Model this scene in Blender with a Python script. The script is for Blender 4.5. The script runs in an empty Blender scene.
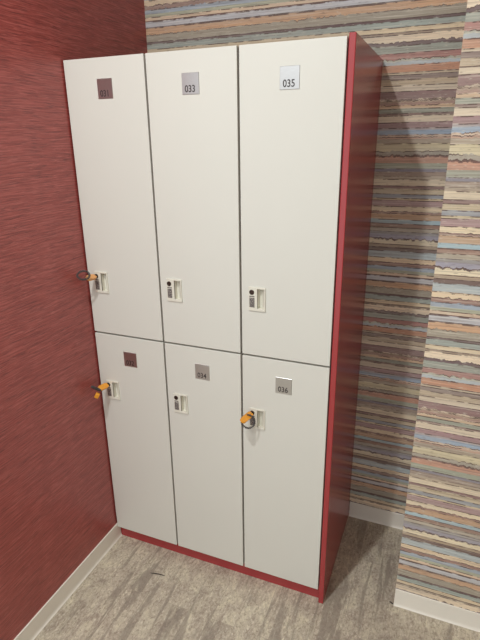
import bpy, bmesh, math, random
from mathutils import Vector, Matrix
random.seed(7)
S = bpy.context.scene
COL = S.collection

# ------------------------------------------------------------------ helpers
def lin(c):
    return tuple(((v/255.0)/12.92 if v/255.0 <= 0.04045 else ((v/255.0+0.055)/1.055)**2.4) for v in c)

def link(o, parent=None):
    COL.objects.link(o)
    if parent is not None:
        o.parent = parent
    return o

def obj(name, bm, mat, parent=None, smooth=False):
    me = bpy.data.meshes.new(name)
    bmesh.ops.recalc_face_normals(bm, faces=bm.faces[:])
    bm.to_mesh(me); bm.free()
    me.materials.append(mat)
    if smooth:
        for p in me.polygons: p.use_smooth = True
    return link(bpy.data.objects.new(name, me), parent)

def struct(name, bm, mat):
    o = obj(name, bm, mat); o['kind'] = 'structure'; return o

def thing(name, label, cat, loc=(0, 0, 0), group=None):
    o = bpy.data.objects.new(name, None)
    o.empty_display_size = 0.05
    o.location = loc
    o['label'] = label; o['category'] = cat
    if group: o['group'] = group
    return link(o)

def add_box(bm, x0, x1, y0, y1, z0, z1, bevel=0.0, seg=2):
    vs = [bm.verts.new((x, y, z)) for x in (x0, x1) for y in (y0, y1) for z in (z0, z1)]
    q = [(0,1,3,2),(4,6,7,5),(0,4,5,1),(2,3,7,6),(0,2,6,4),(1,5,7,3)]
    fs = [bm.faces.new([vs[i] for i in f]) for f in q]
    if bevel > 0:
        es = list({e for f in fs for e in f.edges})
        bmesh.ops.recalc_face_normals(bm, faces=fs)
        bmesh.ops.bevel(bm, geom=es, offset=bevel, segments=seg, affect='EDGES', profile=0.5)

def box(x0, x1, y0, y1, z0, z1, bevel=0.0, seg=2):
    bm = bmesh.new(); add_box(bm, x0, x1, y0, y1, z0, z1, bevel, seg); return bm

def add_tube(bm, pts, r, n=10, closed=False):
    pts = [Vector(p) for p in pts]
    rings = []
    m = len(pts); up = None
    for i, p in enumerate(pts):
        if closed: t = pts[(i+1) % m]-pts[(i-1) % m]
        else: t = pts[min(i+1, m-1)]-pts[max(i-1, 0)]
        t.normalize()
        if up is None:
            up = Vector((0, 0, 1)) if abs(t.z) < 0.9 else Vector((1, 0, 0))
        a = t.cross(up); a.normalize(); b = a.cross(t); up = b
        rr = r[i] if isinstance(r, (list, tuple)) else r
        rings.append([bm.verts.new(p+(a*math.cos(2*math.pi*k/n)+b*math.sin(2*math.pi*k/n))*rr) for k in range(n)])
    for i in range(m if closed else m-1):
        A, B = rings[i], rings[(i+1) % m]
        off = 0
        if closed and i == m-1:
            off = min(range(n), key=lambda o: (A[0].co-B[o].co).length)
        for k in range(n):
            bm.faces.new([A[k], A[(k+1) % n], B[(k+1+off) % n], B[(k+off) % n]])
    if not closed:
        bm.faces.new(rings[0][::-1]); bm.faces.new(rings[-1])

def add_lathe_y(bm, cx, cz, prof, n=28):
    """profile (radius, y) turned around an axis along y through (cx, cz)"""
    rings = []
    for r, y in prof:
        if r < 1e-6: rings.append([bm.verts.new((cx, y, cz))])
        else: rings.append([bm.verts.new((cx+r*math.cos(2*math.pi*k/n), y, cz+r*math.sin(2*math.pi*k/n))) for k in range(n)])
    for A, B in zip(rings, rings[1:]):
        for k in range(n):
            a = [A[0]] if len(A) == 1 else [A[k], A[(k+1) % n]]
            b = [B[0]] if len(B) == 1 else [B[(k+1) % n], B[k]]
            bm.faces.new(a+b)

# ------------------------------------------------------------------ node helper
class NT:
    def __init__(s, name):
        s.m = bpy.data.materials.new(name); s.m.use_nodes = True
        s.t = s.m.node_tree; s.t.nodes.clear()
        s.out = s.t.nodes.new('ShaderNodeOutputMaterial')
        s.b = s.t.nodes.new('ShaderNodeBsdfPrincipled')
        s.t.links.new(s.b.outputs[0], s.out.inputs[0])
    def n(s, typ, **kw):
        nd = s.t.nodes.new(typ)
        for k, v in kw.items(): setattr(nd, k, v)
        return nd
    def put(s, sock, v):
        if isinstance(v, bpy.types.NodeSocket): s.t.links.new(v, sock)
        elif isinstance(v, (tuple, list)) and len(v) == 3 and sock.type == 'RGBA': sock.default_value = (*v, 1)
        else: sock.default_value = v
    def math(s, op, a, b=0.0, c=0.0, clamp=False):
        nd = s.n('ShaderNodeMath', operation=op, use_clamp=clamp)
        s.put(nd.inputs[0], a); s.put(nd.inputs[1], b); s.put(nd.inputs[2], c)
        return nd.outputs[0]
    def vec(s, x, y, z):
        nd = s.n('ShaderNodeCombineXYZ')
        for i, v in enumerate((x, y, z)): s.put(nd.inputs[i], v)
        return nd.outputs[0]
    def pos(s):
        g = s.n('ShaderNodeTexCoord')
        sp = s.n('ShaderNodeSeparateXYZ'); s.t.links.new(g.outputs['Object'], sp.inputs[0])
        return g.outputs['Object'], sp.outputs[0], sp.outputs[1], sp.outputs[2]
    def noise(s, v, scale=1.0, detail=2.0, rough=0.5, dist=0.0):
        nd = s.n('ShaderNodeTexNoise')
        s.put(nd.inputs['Vector'], v)
        nd.inputs['Scale'].default_value = scale; nd.inputs['Detail'].default_value = detail
        nd.inputs['Roughness'].default_value = rough; nd.inputs['Distortion'].default_value = dist
        return nd.outputs[0]
    def rng(s, v, a, b, c, d, smooth=False):
        nd = s.n('ShaderNodeMapRange'); nd.clamp = True
        if smooth: nd.interpolation_type = 'SMOOTHSTEP'
        s.put(nd.inputs[0], v)
        for i, k in enumerate((a, b, c, d)): nd.inputs[i+1].default_value = k
        return nd.outputs[0]
    def mix(s, f, a, b, mode='MIX'):
        nd = s.n('ShaderNodeMix', data_type='RGBA', blend_type=mode)
        s.put(nd.inputs[0], f); s.put(nd.inputs[6], a); s.put(nd.inputs[7], b)
        return nd.outputs[2]
    def ramp(s, f, stops, interp='LINEAR'):
        nd = s.n('ShaderNodeValToRGB'); cr = nd.color_ramp; cr.interpolation = interp
        while len(cr.elements) < len(stops): cr.elements.new(0.5)
        while len(cr.elements) > len(stops): cr.elements.remove(cr.elements[-1])
        for e, (p, c) in zip(cr.elements, stops):
            e.position = p
        for e, (p, c) in zip(cr.elements, stops):
            e.color = (*c, 1)
        s.put(nd.inputs[0], f)
        return nd.outputs[0]
    def bump(s, h, strength=0.3, dist=0.001):
        nd = s.n('ShaderNodeBump'); nd.inputs['Strength'].default_value = strength
        nd.inputs['Distance'].default_value = dist
        s.put(nd.inputs['Height'], h)
        s.put(s.b.inputs['Normal'], nd.outputs[0])
    def set(s, **kw):
        for k, v in kw.items(): s.put(s.b.inputs[k.replace('_', ' ')], v)
        return s.m

def plain(name, rgb, rough=0.5, metal=0.0, var=0.06, scale=40, spec=0.5):
    t = NT(name); p, x, y, z = t.pos()
    f = t.noise(p, scale, 3)
    c = lin(rgb)
    col = t.mix(f, tuple(v*(1-var) for v in c), tuple(min(1, v*(1+var)) for v in c))
    t.set(Base_Color=col, Roughness=rough, Metallic=metal, Specular_IOR_Level=spec)
    return t.m

# ------------------------------------------------------------------ striped wallpaper
Y38_Z = [1.8931]
# measured top edge height (m) of each painted board of one 0.9416 m repeat, with its paint colour
BANDS = [
 (38,(196,140,104)),(46.5,(192,172,140)),(51,(146,126,114)),(57.5,(192,170,136)),(64.8,(150,128,112)),(65.6,(214,194,162)),
 (73.5,(150,116,110)),(83.5,(208,188,156)),(86,(176,148,122)),(88.5,(176,138,120)),(91,(132,88,78)),(92.5,(206,172,132)),
 (96,(154,156,136)),(102,(144,116,104)),(106,(214,194,162)),(115,(166,130,128)),(122.5,(172,158,154)),(125,(152,170,186)),
 (131,(204,178,150)),(134.5,(192,154,128)),(137.5,(172,154,130)),(143.5,(206,190,146)),(153,(168,156,136)),(159.8,(120,84,76)),
 (161,(196,142,112)),(169,(160,162,138)),(176,(138,132,140)),(181.5,(164,142,122)),(186,(176,156,130)),(190.5,(216,196,160)),
 (199,(144,110,102)),(203,(194,174,136)),(210.5,(150,152,156)),(216,(200,180,138)),(218.5,(174,138,134)),(226.5,(222,200,160)),
 (233,(162,126,110)),(236.5,(194,154,114)),(243.5,(160,184,188)),(249.5,(156,120,100)),(254,(176,162,138)),(260,(154,148,142)),
 (263,(160,154,164)),(268.7,(120,98,98)),(270,(224,206,166)),(276,(176,152,122)),(281,(122,98,88)),(285.5,(174,184,182)),
 (293.5,(222,194,152)),(300,(160,124,108)),(305,(158,170,180)),(310,(172,172,142)),(313,(216,186,150)),(317,(128,92,82)),
 (318.5,(190,188,188)),(324,(134,124,118)),(325.5,(206,158,112)),(333,(164,152,130)),(341,(112,88,86)),(343.5,(158,168,156)),
 (349,(216,192,150)),(354,(160,138,114)),(356.5,(228,204,168)),(362.5,(120,100,98)),(366,(154,158,142)),(373.5,(176,124,112)),
 (378.5,(184,182,160)),(381,(180,188,188)),(384,(128,104,98))]

CHIPPED = (88.5, 134.5, 157, 233, 270, 300, 333, 362.5, 382)   # edges where the paint is chipped

def px_to_z(v):
    # row of the measured column on the jutting wall -> height (pinhole of this camera)
    f, cx, cy, cz, rx, ry, rz = 500.0733, 1.1872, -1.429, 1.6576, 1.2273, 0.0117, 0.3876
    Rm = Matrix.Rotation(rz, 3, 'Z') @ Matrix.Rotation(ry, 3, 'Y') @ Matrix.Rotation(rx, 3, 'X')
    d = Rm @ Vector(((475-240)/f, -(v-320)/f, -1))
    t = (0.101-cy)/d.y
    return cz+t*d.z

Z0, Z1 = px_to_z(38), px_to_z(385)
PER = Z0-Z1

def wallpaper():
    t = NT('striped_board_wallpaper')
    p, x, y, z = t.pos()
    s = t.math('SUBTRACT', x, t.math('MULTIPLY', y, 0.93))
    # raggedness of the painted board edges: most run straight, some are chipped
    jn = t.noise(t.vec(t.math('MULTIPLY', s, 62), 0.0, t.math('MULTIPLY', z, 9)), 1, 4, 0.62)
    u0 = t.math('FRACT', t.math('DIVIDE', t.math('SUBTRACT', Z0+PER*3, z), PER))
    chips = [(0.0, (0.0,)*3)]
    for v in CHIPPED:
        a = (Z0-px_to_z(v))/PER; h = 0.013/PER
        chips += [(a-h, (1.0,)*3), (a+h, (0.0,)*3)]
    sel = t.n('ShaderNodeRGBToBW'); t.put(sel.inputs[0], t.ramp(u0, chips, 'CONSTANT'))
    patch = t.rng(t.noise(t.vec(t.math('MULTIPLY', s, 8), 3.3, t.math('MULTIPLY', z, 14)), 1, 1), 0.40, 0.56, 0.3, 1.0, True)
    amp = t.math('ADD', 0.0009, t.math('MULTIPLY', t.math('MULTIPLY', sel.outputs[0], patch), 0.0125))
    wob = t.math('MULTIPLY', t.math('SUBTRACT', t.noise(t.vec(t.math('MULTIPLY', s, 5), 9.1, t.math('MULTIPLY', z, 5)), 1, 1), 0.5), 0.0025)
    zj = t.math('ADD', t.math('ADD', z, wob), t.math('MULTIPLY', t.math('SUBTRACT', jn, 0.5), t.math('MULTIPLY', amp, 2)))
    def paint(c):
        k = lin(c); g = 0.3*k[0]+0.59*k[1]+0.11*k[2]
        return tuple(min(0.9, 1.17*(0.80*v+0.20*g)*w) for v, w in zip(k, (1.0, 1.0, 1.025)))
    st = [((Z0-px_to_z(v))/PER, paint(c)) for v, c in BANDS]
    parts = [st[0:23], st[23:46], st[46:]]
    cuts = [parts[1][0][0], parts[2][0][0]]
    def boards(zz):
        u = t.math('FRACT', t.math('DIVIDE', t.math('SUBTRACT', Z0+PER*3, zz), PER))
        cols = [t.ramp(u, q, 'CONSTANT') for q in parts]
        c = t.mix(t.math('GREATER_THAN', u, cuts[0]), cols[0], cols[1])
        return t.mix(t.math('GREATER_THAN', u, cuts[1]), c, cols[2])
    c = boards(zj)
    # flaked edge: where a board gives way to another just above, a broken dark contour
    up = boards(t.math('ADD', zj, 0.0030))
    def lum(k):
        nd = t.n('ShaderNodeRGBToBW'); t.put(nd.inputs[0], k); return nd.outputs[0]
    edge = t.rng(t.math('ABSOLUTE', t.math('SUBTRACT', lum(c), lum(up))), 0.02, 0.10, 0.0, 1.0)
    brk = t.rng(t.noise(t.vec(t.math('MULTIPLY', s, 22), 6.0, t.math('MULTIPLY', z, 30)), 1, 3, 0.6), 0.42, 0.54, 0.0, 0.9, True)
    # colour drift along each board, streaks, wood grain, chips
    drift = t.noise(t.vec(t.math('MULTIPLY', s, 3.2), 1.7, t.math('MULTIPLY', z, 38)), 1, 2)
    c = t.mix(t.rng(drift, 0.40, 0.75, 0.0, 0.38), c, lin((172, 164, 154)))
    stk = t.noise(t.vec(t.math('MULTIPLY', s, 3), 8.0, t.math('MULTIPLY', z, 230)), 1, 3, 0.6)
    c = t.mix(t.rng(stk, 0.52, 0.68, 0.0, 0.36, True), c, lin((128, 108, 100)))
    c = t.mix(t.rng(stk, 0.46, 0.32, 0.0, 0.36, True), c, lin((236, 226, 208)))
    c = t.mix(t.math('MULTIPLY', edge, brk), c, lin((100, 80, 74)))
    grain = t.noise(t.vec(t.math('MULTIPLY', s, 10), 5.0, t.math('MULTIPLY', z, 420)), 1, 3, 0.6)
    c = t.mix(1.0, c, t.ramp(grain, [(0.25, (0.74, 0.73, 0.72)), (0.5, (0.97, 0.97, 0.97)), (0.78, (1.15, 1.15, 1.14))]), 'MULTIPLY')
    mot = t.noise(t.vec(t.math('MULTIPLY', s, 34), 2.0, t.math('MULTIPLY', z, 150)), 1, 4, 0.65)
    c = t.mix(t.rng(mot, 0.58, 0.68, 0.0, 0.42, True), c, lin((116, 98, 90)))
    c = t.mix(t.rng(mot, 0.42, 0.33, 0.0, 0.5, True), c, lin((214, 206, 188)))
    t.set(Base_Color=c, Roughness=0.62, Specular_IOR_Level=0.3)
    t.bump(grain, 0.12, 0.0006)
    return t.m

def red_wallpaper():
    t = NT('red_woven_wallpaper'); p, x, y, z = t.pos()
    s = t.math('ADD', y, t.math('MULTIPLY', x, 0.9))
    wav = t.math('MULTIPLY', t.noise(t.vec(t.math('MULTIPLY', s, 7), 0.0, t.math('MULTIPLY', z, 6)), 1, 2), 0.012)
    zz = t.math('ADD', z, wav)
    a = t.noise(t.vec(t.math('MULTIPLY', s, 9), 1.0, t.math('MULTIPLY', zz, 260)), 1, 4, 0.7)
    b = t.noise(t.vec(t.math('MULTIPLY', s, 6), 7.0, t.math('MULTIPLY', zz, 92)), 1, 3, 0.6)
    d = t.noise(t.vec(t.math('MULTIPLY', s, 5), 4.0, t.math('MULTIPLY', zz, 125)), 1, 2, 0.5)
    c = t.ramp(a, [(0.32, lin((122, 45, 42))), (0.5, lin((156, 64, 58))), (0.68, lin((184, 92, 86)))])
    ln = t.rng(t.math('ABSOLUTE', t.math('SUBTRACT', b, 0.5)), 0.0, 0.05, 0.68, 0.0, True)
    c = t.mix(t.math('MULTIPLY', ln, t.rng(a, 0.40, 0.58, 1.0, 0.25)), c, lin((104, 38, 36)))
    l2 = t.rng(t.math('ABSOLUTE', t.math('SUBTRACT', d, 0.5)), 0.0, 0.03, 0.5, 0.0, True)
    c = t.mix(l2, c, lin((194, 104, 98)))
    t.set(Base_Color=c, Roughness=0.36, Specular_IOR_Level=0.85)
    t.bump(t.math('SUBTRACT', a, ln), 0.25, 0.0012)
    return t.m

def floor_mat():
    t = NT('greige_vinyl_planks'); p, x, y, z = t.pos()
    uv = t.vec(t.math('ADD', y, 10.13), t.math('ADD', x, 10.06), 0.0)
    br = t.n('ShaderNodeTexBrick'); t.put(br.inputs['Vector'], uv)
    br.offset = 0.37; br.offset_frequency = 2; br.squash = 1
    br.inputs['Color1'].default_value = (0, 0, 0, 1); br.inputs['Color2'].default_value = (1, 1, 1, 1)
    br.inputs['Mortar'].default_value = (0.5, 0.5, 0.5, 1)
    br.inputs['Scale'].default_value = 1.0; br.inputs['Mortar Size'].default_value = 0.0006
    br.inputs['Mortar Smooth'].default_value = 0.2
    br.inputs['Brick Width'].default_value = 1.3; br.inputs['Row Height'].default_value = 0.0915
    sp = t.n('ShaderNodeSeparateColor'); t.put(sp.inputs[0], br.outputs['Color'])
    rnd = sp.outputs[0]
    off = t.math('MULTIPLY', rnd, 37.0)
    big = t.noise(t.vec(t.math('MULTIPLY', x, 18), t.math('MULTIPLY', y, 11), off), 1, 5, 0.7, 0.8)
    fine = t.noise(t.vec(t.math('MULTIPLY', x, 130), t.math('MULTIPLY', y, 80), off), 1, 5, 0.75, 0.6)
    band = t.noise(t.vec(t.math('MULTIPLY', x, 20), t.math('MULTIPLY', y, 2.6), t.math('ADD', off, 3.0)), 1, 4, 0.6, 0.4)
    strk = t.noise(t.vec(t.math('MULTIPLY', x, 150), t.math('MULTIPLY', y, 6), off), 1, 3, 0.55)
    c = t.ramp(big, [(0.30, lin((160, 147, 133))), (0.45, lin((184, 172, 155))), (0.58, lin((201, 191, 170))), (0.70, lin((218, 208, 182)))])
    c = t.mix(t.rng(fine, 0.50, 0.64, 0.0, 0.65, True), c, lin((130, 115, 102)))
    c = t.mix(t.rng(fine, 0.47, 0.34, 0.0, 0.8, True), c, lin((226, 218, 200)))
    c = t.mix(t.rng(band, 0.53, 0.62, 0.0, 0.62, True), c, lin((136, 125, 114)))
    c = t.mix(t.rng(strk, 0.54, 0.70, 0.0, 0.18, True), c, lin((148, 134, 120)))
    c = t.mix(1.0, c, t.ramp(rnd, [(0.0, (0.85, 0.84, 0.83)), (0.3, (0.94, 0.93, 0.92)), (1.0, (1.04, 1.035, 1.02))]), 'MULTIPLY')
    c = t.mix(t.math('MULTIPLY', br.outputs['Fac'], 0.3), c, lin((110, 98, 88)))
    t.set(Base_Color=c, Roughness=t.rng(fine, 0.3, 0.7, 0.42, 0.55), Specular_IOR_Level=0.4)
    t.bump(fine, 0.08, 0.0006)
    return t.m

def metal_plate():
    t = NT('brushed_aluminium'); p, x, y, z = t.pos()
    a = t.noise(t.vec(t.math('MULTIPLY', x, 60), y, t.math('MULTIPLY', z, 1400)), 1, 2)
    c = t.mix(a, (0.50, 0.49, 0.485), (0.64, 0.63, 0.62))
    t.set(Base_Color=c, Metallic=1.0, Roughness=0.3)
    t.bump(a, 0.05, 0.0003)
    return t.m

def lock_label_mat():
    t = NT('grey_printed_lock_label'); p, x, y, z = t.pos()
    a = t.noise(t.vec(t.math('MULTIPLY', x, 260), 0.0, t.math('MULTIPLY', z, 330)), 1, 1)
    c = t.mix(t.rng(a, 0.48, 0.54, 0, 1), lin((82, 76, 74)), lin((150, 142, 136)))
    t.set(Base_Color=c, Roughness=0.4)
    return t.m

M = dict(
    paper=wallpaper(), red_paper=red_wallpaper(), floor=floor_mat(), plate=metal_plate(), label=lock_label_mat(),
    white=plain('white_ceiling_board', (226, 222, 212), 0.8),
    base=plain('pale_vinyl_baseboard', (234, 228, 216), 0.45, var=0.03, scale=12),
    door=plain('off_white_laminate', (215, 213, 204), 0.34, var=0.012, scale=5, spec=0.4),
    red=plain('red_laminate', (162, 52, 55), 0.24, var=0.03, scale=25, spec=0.7),
    carcass=plain('dark_carcass', (92, 66, 58), 0.7),
    lock=plain('cream_plastic', (220, 216, 202), 0.38, var=0.02),
    dark=plain('dark_bronze', (66, 50, 44), 0.35, metal=0.6),
    ink=plain('dark_print', (62, 56, 56), 0.6),
    orange=plain('orange_plastic', (236, 160, 50), 0.35, var=0.03),
    tan=plain('tan_orange_plastic', (222, 160, 96), 0.35, var=0.03),
    key=plain('nickel_key_steel', (190, 184, 172), 0.25, metal=1.0),
    coil=plain('charcoal_coil_plastic', (74, 70, 70), 0.4),
    scrap=plain('dark_thread', (50, 42, 40), 0.7),
)

# ------------------------------------------------------------------ the setting
LX, BY, PX, PY, CZ = -0.005, 0.5183, 1.1712, 0.101, 2.90
struct('floor', box(-1.6, 2.9, -3.4, 0.62, -0.06, 0.0), M['floor'])
struct('ceiling', box(-1.6, 2.9, -3.4, 0.62, CZ, CZ+0.08), M['white'])
struct('wall_left', box(LX-0.12, LX, -0.78, BY+0.1, 0, CZ), M['red_paper'])
struct('wall_back', box(LX, PX, BY, BY+0.1, 0, CZ), M['paper'])
struct('wall_light_block', box(2.7, 2.8, -3.4, BY+0.1, 0, CZ), M['paper'])  # unseen wall, added to block ambient light coming from the right
struct('wall_right', box(PX, 2.7, PY, BY+0.1, 0, CZ), M['paper'])

def skirt(path, h=0.0769, th=0.004):
    """soft vinyl skirting: a thin face curving out to a toe at the floor, swept along a plan path (room on its right side)"""
    prof = [(0.0, 0.0), (0.0, h), (th*0.6, h), (th, h-0.0015), (th, 0.016), (th+0.0006, 0.009), (th+0.0022, 0.004), (th+0.0052, 0.0012), (th+0.0052, 0.0)]
    bm = bmesh.new(); rows = []
    n = len(path)
    for i, (x, y) in enumerate(path):
        P = Vector((x, y))
        ds = []
        if i > 0: ds.append((P-Vector(path[i-1])).normalized())
        if i < n-1: ds.append((Vector(path[i+1])-P).normalized())
        ns = [Vector((d.y, -d.x)) for d in ds]
        nv = ns[0] if len(ns) == 1 else (ns[0]+ns[1])/(1+ns[0].dot(ns[1]))
        rows.append([bm.verts.new((x+nv.x*o, y+nv.y*o, z)) for o, z in prof])
    for a, b in zip(rows, rows[1:]):
        for k in range(len(prof)):
            kk = (k+1) % len(prof)
            bm.faces.new([a[k], a[kk], b[kk], b[k]])
    bm.faces.new(rows[0]); bm.faces.new(rows[-1][::-1])
    return bm
struct('baseboard_left', skirt([(LX, -0.78), (LX, 0.0198)], th=0.0045), M['base'])
struct('baseboard_back', skirt([(0.925, BY), (PX, BY)]), M['base'])
struct('baseboard_right', skirt([(PX, PY), (2.7, PY)]), M['base'])

# ------------------------------------------------------------------ the locker bank
bank = thing('locker_bank', 'white six-door locker bank with red side panel and plinth in the corner', 'lockers')
HT, HS, HB, DEP, PT, PH = 1.9056, 0.9831, 0.0628, 0.5150, 0.9227, 1.9125
GAP = 0.0066
bm = bmesh.new()
add_box(bm, 0.002, 0.9035, 0.0225, DEP, HB+0.002, 0.0825)        # bottom board
add_box(bm, 0.002, 0.9035, 0.0225, DEP, HT-0.022, HT-0.002)       # top board
add_box(bm, 0.002, 0.9035, DEP-0.008, DEP, 0.0825, HT-0.022)      # rear board
add_box(bm, 0.002, 0.0205, 0.0225, DEP-0.008, 0.0825, HT-0.022)   # left side
for cx in (0.3, 0.6, 0.894):
    add_box(bm, cx-0.0095, cx+0.0095, 0.0225, DEP-0.008, 0.0825, HT-0.022)
for k in range(3):
    x0 = (0.0205, 0.3095, 0.6095)[k]; x1 = (0.2905, 0.5905, 0.8845)[k]
    add_box(bm, x0, x1, 0.0225, DEP-0.008, HS-0.0095, HS+0.0095)
obj('carcass', bm, M['carcass'], bank)
obj('side_panel', box(0.9042, PT, 0.0, DEP, 0.0, PH, 0.0022, 2), M['red'], bank)
obj('plinth', box(0.0003, 0.9038, 0.0203, 0.038, 0.0, HB-0.001, 0.0008, 1), M['red'], bank)

def slab_with_hole(x0, x1, y0, y1, z0, z1, h, bev=0.0016):
    hx0, hx1, hz0, hz1 = h
    bm = bmesh.new()
    def ring(y, a, b, c, d): return [bm.verts.new(v) for v in ((a, y, c), (b, y, c), (b, y, d), (a, y, d))]
    of, ib = ring(y0, x0, x1, z0, z1), ring(y1, x0, x1, z0, z1)
    hf, hb = ring(y0, hx0, hx1, hz0, hz1), ring(y1, hx0, hx1, hz0, hz1)
    for k in range(4):
        j = (k+1) % 4
        bm.faces.new([of[k], of[j], hf[j], hf[k]]); bm.faces.new([ib[j], ib[k], hb[k], hb[j]])
        bm.faces.new([of[j], of[k], ib[k], ib[j]]); bm.faces.new([hf[k], hf[j], hb[j], hb[k]])
    bmesh.ops.recalc_face_normals(bm, faces=bm.faces[:])
    es = [e for e in bm.edges if all(v in of or v in ib for v in e.verts)]
    bmesh.ops.bevel(bm, geom=es, offset=bev, segments=2, affect='EDGES', profile=0.5)
    return bm

def lock_mesh():
    """finger-pull lock plate: raised frame, flat left half, pull scooped out on the right (own origin at lower left)"""
    w, h, r = 0.0570, 0.0790, 0.0042
    bm = bmesh.new()
    a0, a1, c0, c1 = 0.0295, 0.0530, 0.0080, 0.0735       # the scoop's mouth
    add_box(bm, 0.0, a0, -r, 0.0012, 0.0, h, 0.0011, 2)
    add_box(bm, a1, w, -r, 0.0012, 0.0, h, 0.0011, 2)
    add_box(bm, a0-0.002, a1+0.002, -r, 0.0012, c1, h, 0.0011, 2)
    add_box(bm, a0-0.002, a1+0.002, -r, 0.0012, 0.0, c0, 0.0011, 2)
    # scoop: deep on the left, sloping out to the right
    prof = [(a0, -r+0.001), (a0, 0.0145), (a0+0.006, 0.0148), (a0+0.0105, 0.0125), (a0+0.0155, 0.0075), (a0+0.020, 0.0015), (a1+0.0003, -r+0.0015)]
    lo = [bm.verts.new((x, y, c0-0.0005)) for x, y in prof]; hi = [bm.verts.new((x, y, c1+0.0005)) for x, y in prof]
    for k in range(len(prof)-1):
        bm.faces.new([lo[k], lo[k+1], hi[k+1], hi[k]])
    bm.faces.new(lo); bm.faces.new(hi[::-1])
    return bm

def text_mesh(s, size):
    cu = bpy.data.curves.new('plate_number', 'FONT'); cu.body = s; cu.size = size
    cu.extrude = 0.00025; cu.offset = 0.0004; cu.align_x = 'CENTER'; cu.resolution_u = 4
    o = bpy.data.objects.new('tmp_number', cu); COL.objects.link(o)
    dg = bpy.context.evaluated_depsgraph_get(); dg.update()
    me = bpy.data.meshes.new_from_object(o.evaluated_get(dg))
    bpy.data.objects.remove(o); bpy.data.curves.remove(cu)
    return me

ROWS = (('upper', HS+GAP/2, HT, 1.8170, 1.1430), ('lower', HB, HS-GAP/2, 0.8915, 0.7078))
NUM = {(0, 0): '031', (1, 0): '033', (2, 0): '035', (0, 1): '032', (1, 1): '034', (2, 1): '036'}
ORD = {0: 'left', 1: 'middle', 2: 'right'}
for r, (rn, z0, z1, pz, lz) in enumerate(ROWS):
    for c in range(3):
        x0 = 0.3*c + (0.0 if c == 0 else GAP/2); x1 = 0.3*(c+1) - (0.0 if c == 2 else GAP/2)
        lx = 0.3*c+0.0290
        d = obj('door', slab_with_hole(x0, x1, 0.0, 0.0200, z0, z1, (lx+0.0275, lx+0.0545, lz+0.006, lz+0.0755)), M['door'], bank)
        d['label'] = '%s %s locker door numbered %s' % (rn, ORD[c], NUM[(c, r)])
        obj('number_plate', box(0.3*c+0.1225, 0.3*c+0.1785, -0.0016, 0.0004, pz-0.0290, pz+0.0290, 0.0007, 1), M['plate'], d)
        me = text_mesh(NUM[(c, r)], 0.0265)
        me.transform(Matrix.Diagonal((0.88, 1.0, 1.0, 1.0)))
        me.transform(Matrix.Rotation(math.pi/2, 4, 'X'))
        me.transform(Matrix.Translation((0.3*c+0.1490, -0.0017, pz-0.0225)))
        me.materials.append(M['ink'])
        link(bpy.data.objects.new('plate_number', me), d)
        b = lock_mesh(); b.transform(Matrix.Translation((lx, 0, lz))); obj('lock_handle', b, M['lock'], d)
        b = bmesh.new()
        add_lathe_y(b, lx+0.0110, lz+0.0620, [(0.0082, -0.0040), (0.0082, -0.0056), (0.0074, -0.0062), (0.0056, -0.0060), (0.0050, -0.0050), (0.0, -0.0050)])
        obj('lock_cylinder', b, M['dark'], d)
        b = bmesh.new()
        add_box(b, lx+0.0030, lx+0.0205, -0.0050, -0.0040, lz+0.0120, lz+0.0440, 0.0004, 1)
        add_box(b, lx+0.0030, lx+0.0205, -0.0054, -0.0040, lz+0.0465, lz+0.0500, 0.0004, 1)
        obj('lock_label', b, M['label'], d)

# ------------------------------------------------------------------ the keys left in three locks
def coil_ring(rx, rz, nturn=26, wire=0.0015, rad=0.0028):
    pts = []
    N = nturn*8
    for i in range(N):
        a = 2*math.pi*i/N; b = nturn*a
        ro = rad*math.cos(b); up = rad*math.sin(b)
        pts.append(((rx+ro)*math.cos(a), up, (rz+ro)*math.sin(a)))
    bm = bmesh.new(); add_tube(bm, pts, wire, 6, closed=True)
    return bm

def key_head_mesh(L, w, th):
    """flat plastic head along -y: rounded paddle with a raised rim line and an eye at its end"""
    bm = bmesh.new()
    out = []
    n = 10
    for k in range(n+1):
        a = -math.pi/2+math.pi*k/n
        out.append((math.sin(a)*w*0.5, -L+w*0.42-math.cos(a)*w*0.42))
    out += [(w*0.5, -0.014), (w*0.32, -0.006), (-w*0.32, -0.006), (-w*0.5, -0.014)]
    A = [bm.verts.new((x, y, -th/2)) for x, y in out]; B = [bm.verts.new((x, y, th/2)) for x, y in out]
    m = len(out)
    fa = bm.faces.new(A[::-1]); fb = bm.faces.new(B)
    for k in range(m): bm.faces.new([A[k], A[(k+1) % m], B[(k+1) % m], B[k]])
    bmesh.ops.recalc_face_normals(bm, faces=bm.faces[:])
    bmesh.ops.inset_region(bm, faces=[f for f in bm.faces if len(f.verts) == m], thickness=0.0022, depth=-0.0010)
    return bm

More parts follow.
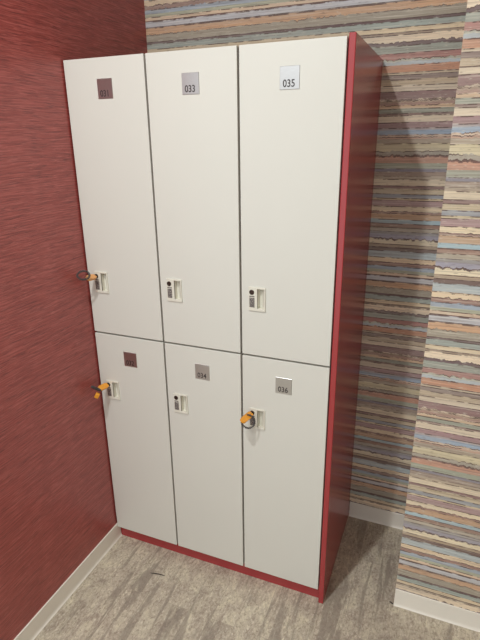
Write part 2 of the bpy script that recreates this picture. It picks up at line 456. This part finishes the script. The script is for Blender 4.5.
def locker_key(c, r, label, roll, pitch, yaw, L, ring_c, ring_rot, ring_size, tag=False, head='orange'):
    lx = 0.3*c+0.0290+0.0110; lz = ROWS[r][4]+0.0620
    t = thing('locker_key', label, 'key', (lx, -0.0050, lz), 'keys left in the locker locks')
    b = bmesh.new(); add_tube(b, [(0, 0.0, 0), (0, -0.0075, 0)], 0.0038, 12)
    add_box(b, -0.0012, 0.0012, -0.010, 0.0, -0.0042, 0.0042)
    obj('key_shaft', b, M['key'], t)
    R = Matrix.Rotation(yaw, 4, 'Z') @ Matrix.Rotation(pitch, 4, 'X') @ Matrix.Rotation(roll, 4, 'Y')
    b = key_head_mesh(L, 0.0215, 0.0085); b.transform(R); obj('key_head', b, M[head], t)
    if tag:
        b = box(-0.008, 0.008, -0.006, 0.006, -0.012, 0.010, 0.003, 3)
        b.transform(Matrix.Translation((-0.008, -0.062, -0.018)) @ Matrix.Rotation(0.5, 4, 'Y') @ Matrix.Rotation(0.4, 4, 'Z'))
        obj('key_tag', b, M['orange'], t)
    b = coil_ring(*ring_size)
    b.transform(Matrix.Translation(ring_c) @ ring_rot)
    obj('wrist_coil', b, M['coil'], t, smooth=True)
    return t

E3 = lambda x, y, z: Matrix.Rotation(z, 4, 'Z') @ Matrix.Rotation(y, 4, 'Y') @ Matrix.Rotation(x, 4, 'X')
locker_key(2, 1, 'orange key with charcoal coil ring in the lock of door 036', 0.55, -0.02, -0.16, 0.069,
           (-0.003, -0.032, -0.017), E3(-0.2, 0.0, 0.25), (0.0225, 0.0235))
locker_key(0, 0, 'pale orange key with round dark coil in the lock of door 031', 0.6, -0.06, -0.05, 0.050,
           (-0.002, -0.066, 0.019), E3(0.15, 0.1, 0.75), (0.0205, 0.0160), head='tan')
locker_key(0, 1, 'orange key with hanging orange tag in the lock of door 032', 0.6, -0.12, -0.05, 0.056,
           (-0.008, -0.064, 0.012), E3(0.9, 0.55, 0.5), (0.017, 0.013), tag=True)

# ------------------------------------------------------------------ small litter on the floor
b = bmesh.new()
pts = []
for k in range(13):
    u = k/12.0
    pts.append((0.2371+0.0591*u, -0.1164+0.0094*u+0.0022*math.sin(u*math.pi), 0.0020))
add_tube(b, pts, [0.0011+0.0008*math.sin(math.pi*k/12.0) for k in range(13)], 6)
t = obj('thread', b, M['scrap'], None, True)
t['label'] = 'short dark curved thread lying on the floor in front of door 032'; t['category'] = 'thread'
b = bmesh.new()
add_tube(b, [(1.1550, 0.102, 0.002), (1.1590, 0.1010, 0.0035), (1.1650, 0.098, 0.003), (1.1695, 0.0975, 0.0018)], [0.0012, 0.0024, 0.0022, 0.001], 8)
t = obj('scrap', b, M['scrap'], None, True)
t['label'] = 'tiny dark scrap on the floor at the corner of the jutting striped wall'; t['category'] = 'scrap'

# ------------------------------------------------------------------ light
def downlight(x, y, power, size, spread=180):
    l = bpy.data.lights.new('downlight', 'AREA'); l.shape = 'DISK'; l.size = size; l.energy = power
    l.color = (0.95, 0.99, 1.0); l.spread = math.radians(spread)
    o = bpy.data.objects.new('downlight', l); o.location = (x, y, CZ-0.004); link(o)
downlight(0.465, -1.22, 28.5, 0.07)
downlight(0.10, -2.30, 26, 0.50)
w = bpy.data.worlds.new('room_beyond'); S.world = w; w.use_nodes = True
bg = w.node_tree.nodes['Background']; bg.inputs[0].default_value = (0.95, 0.985, 1.0, 1); bg.inputs[1].default_value = 1.14

# ------------------------------------------------------------------ camera
cam = bpy.data.cameras.new('camera'); cam.sensor_fit = 'VERTICAL'; cam.sensor_height = 24.0
cam.lens = 500.0733/640*24.0; cam.clip_start = 0.02
co = bpy.data.objects.new('camera', cam); link(co)
co.location = (1.1872, -1.4290, 1.6576); co.rotation_euler = (1.2273, 0.0117, 0.3876)
S.camera = co
S.view_settings.view_transform = 'Standard'; S.view_settings.look = 'None'
S.view_settings.gamma = 1.0; S.view_settings.exposure = -0.04; S.view_settings.use_curve_mapping = False
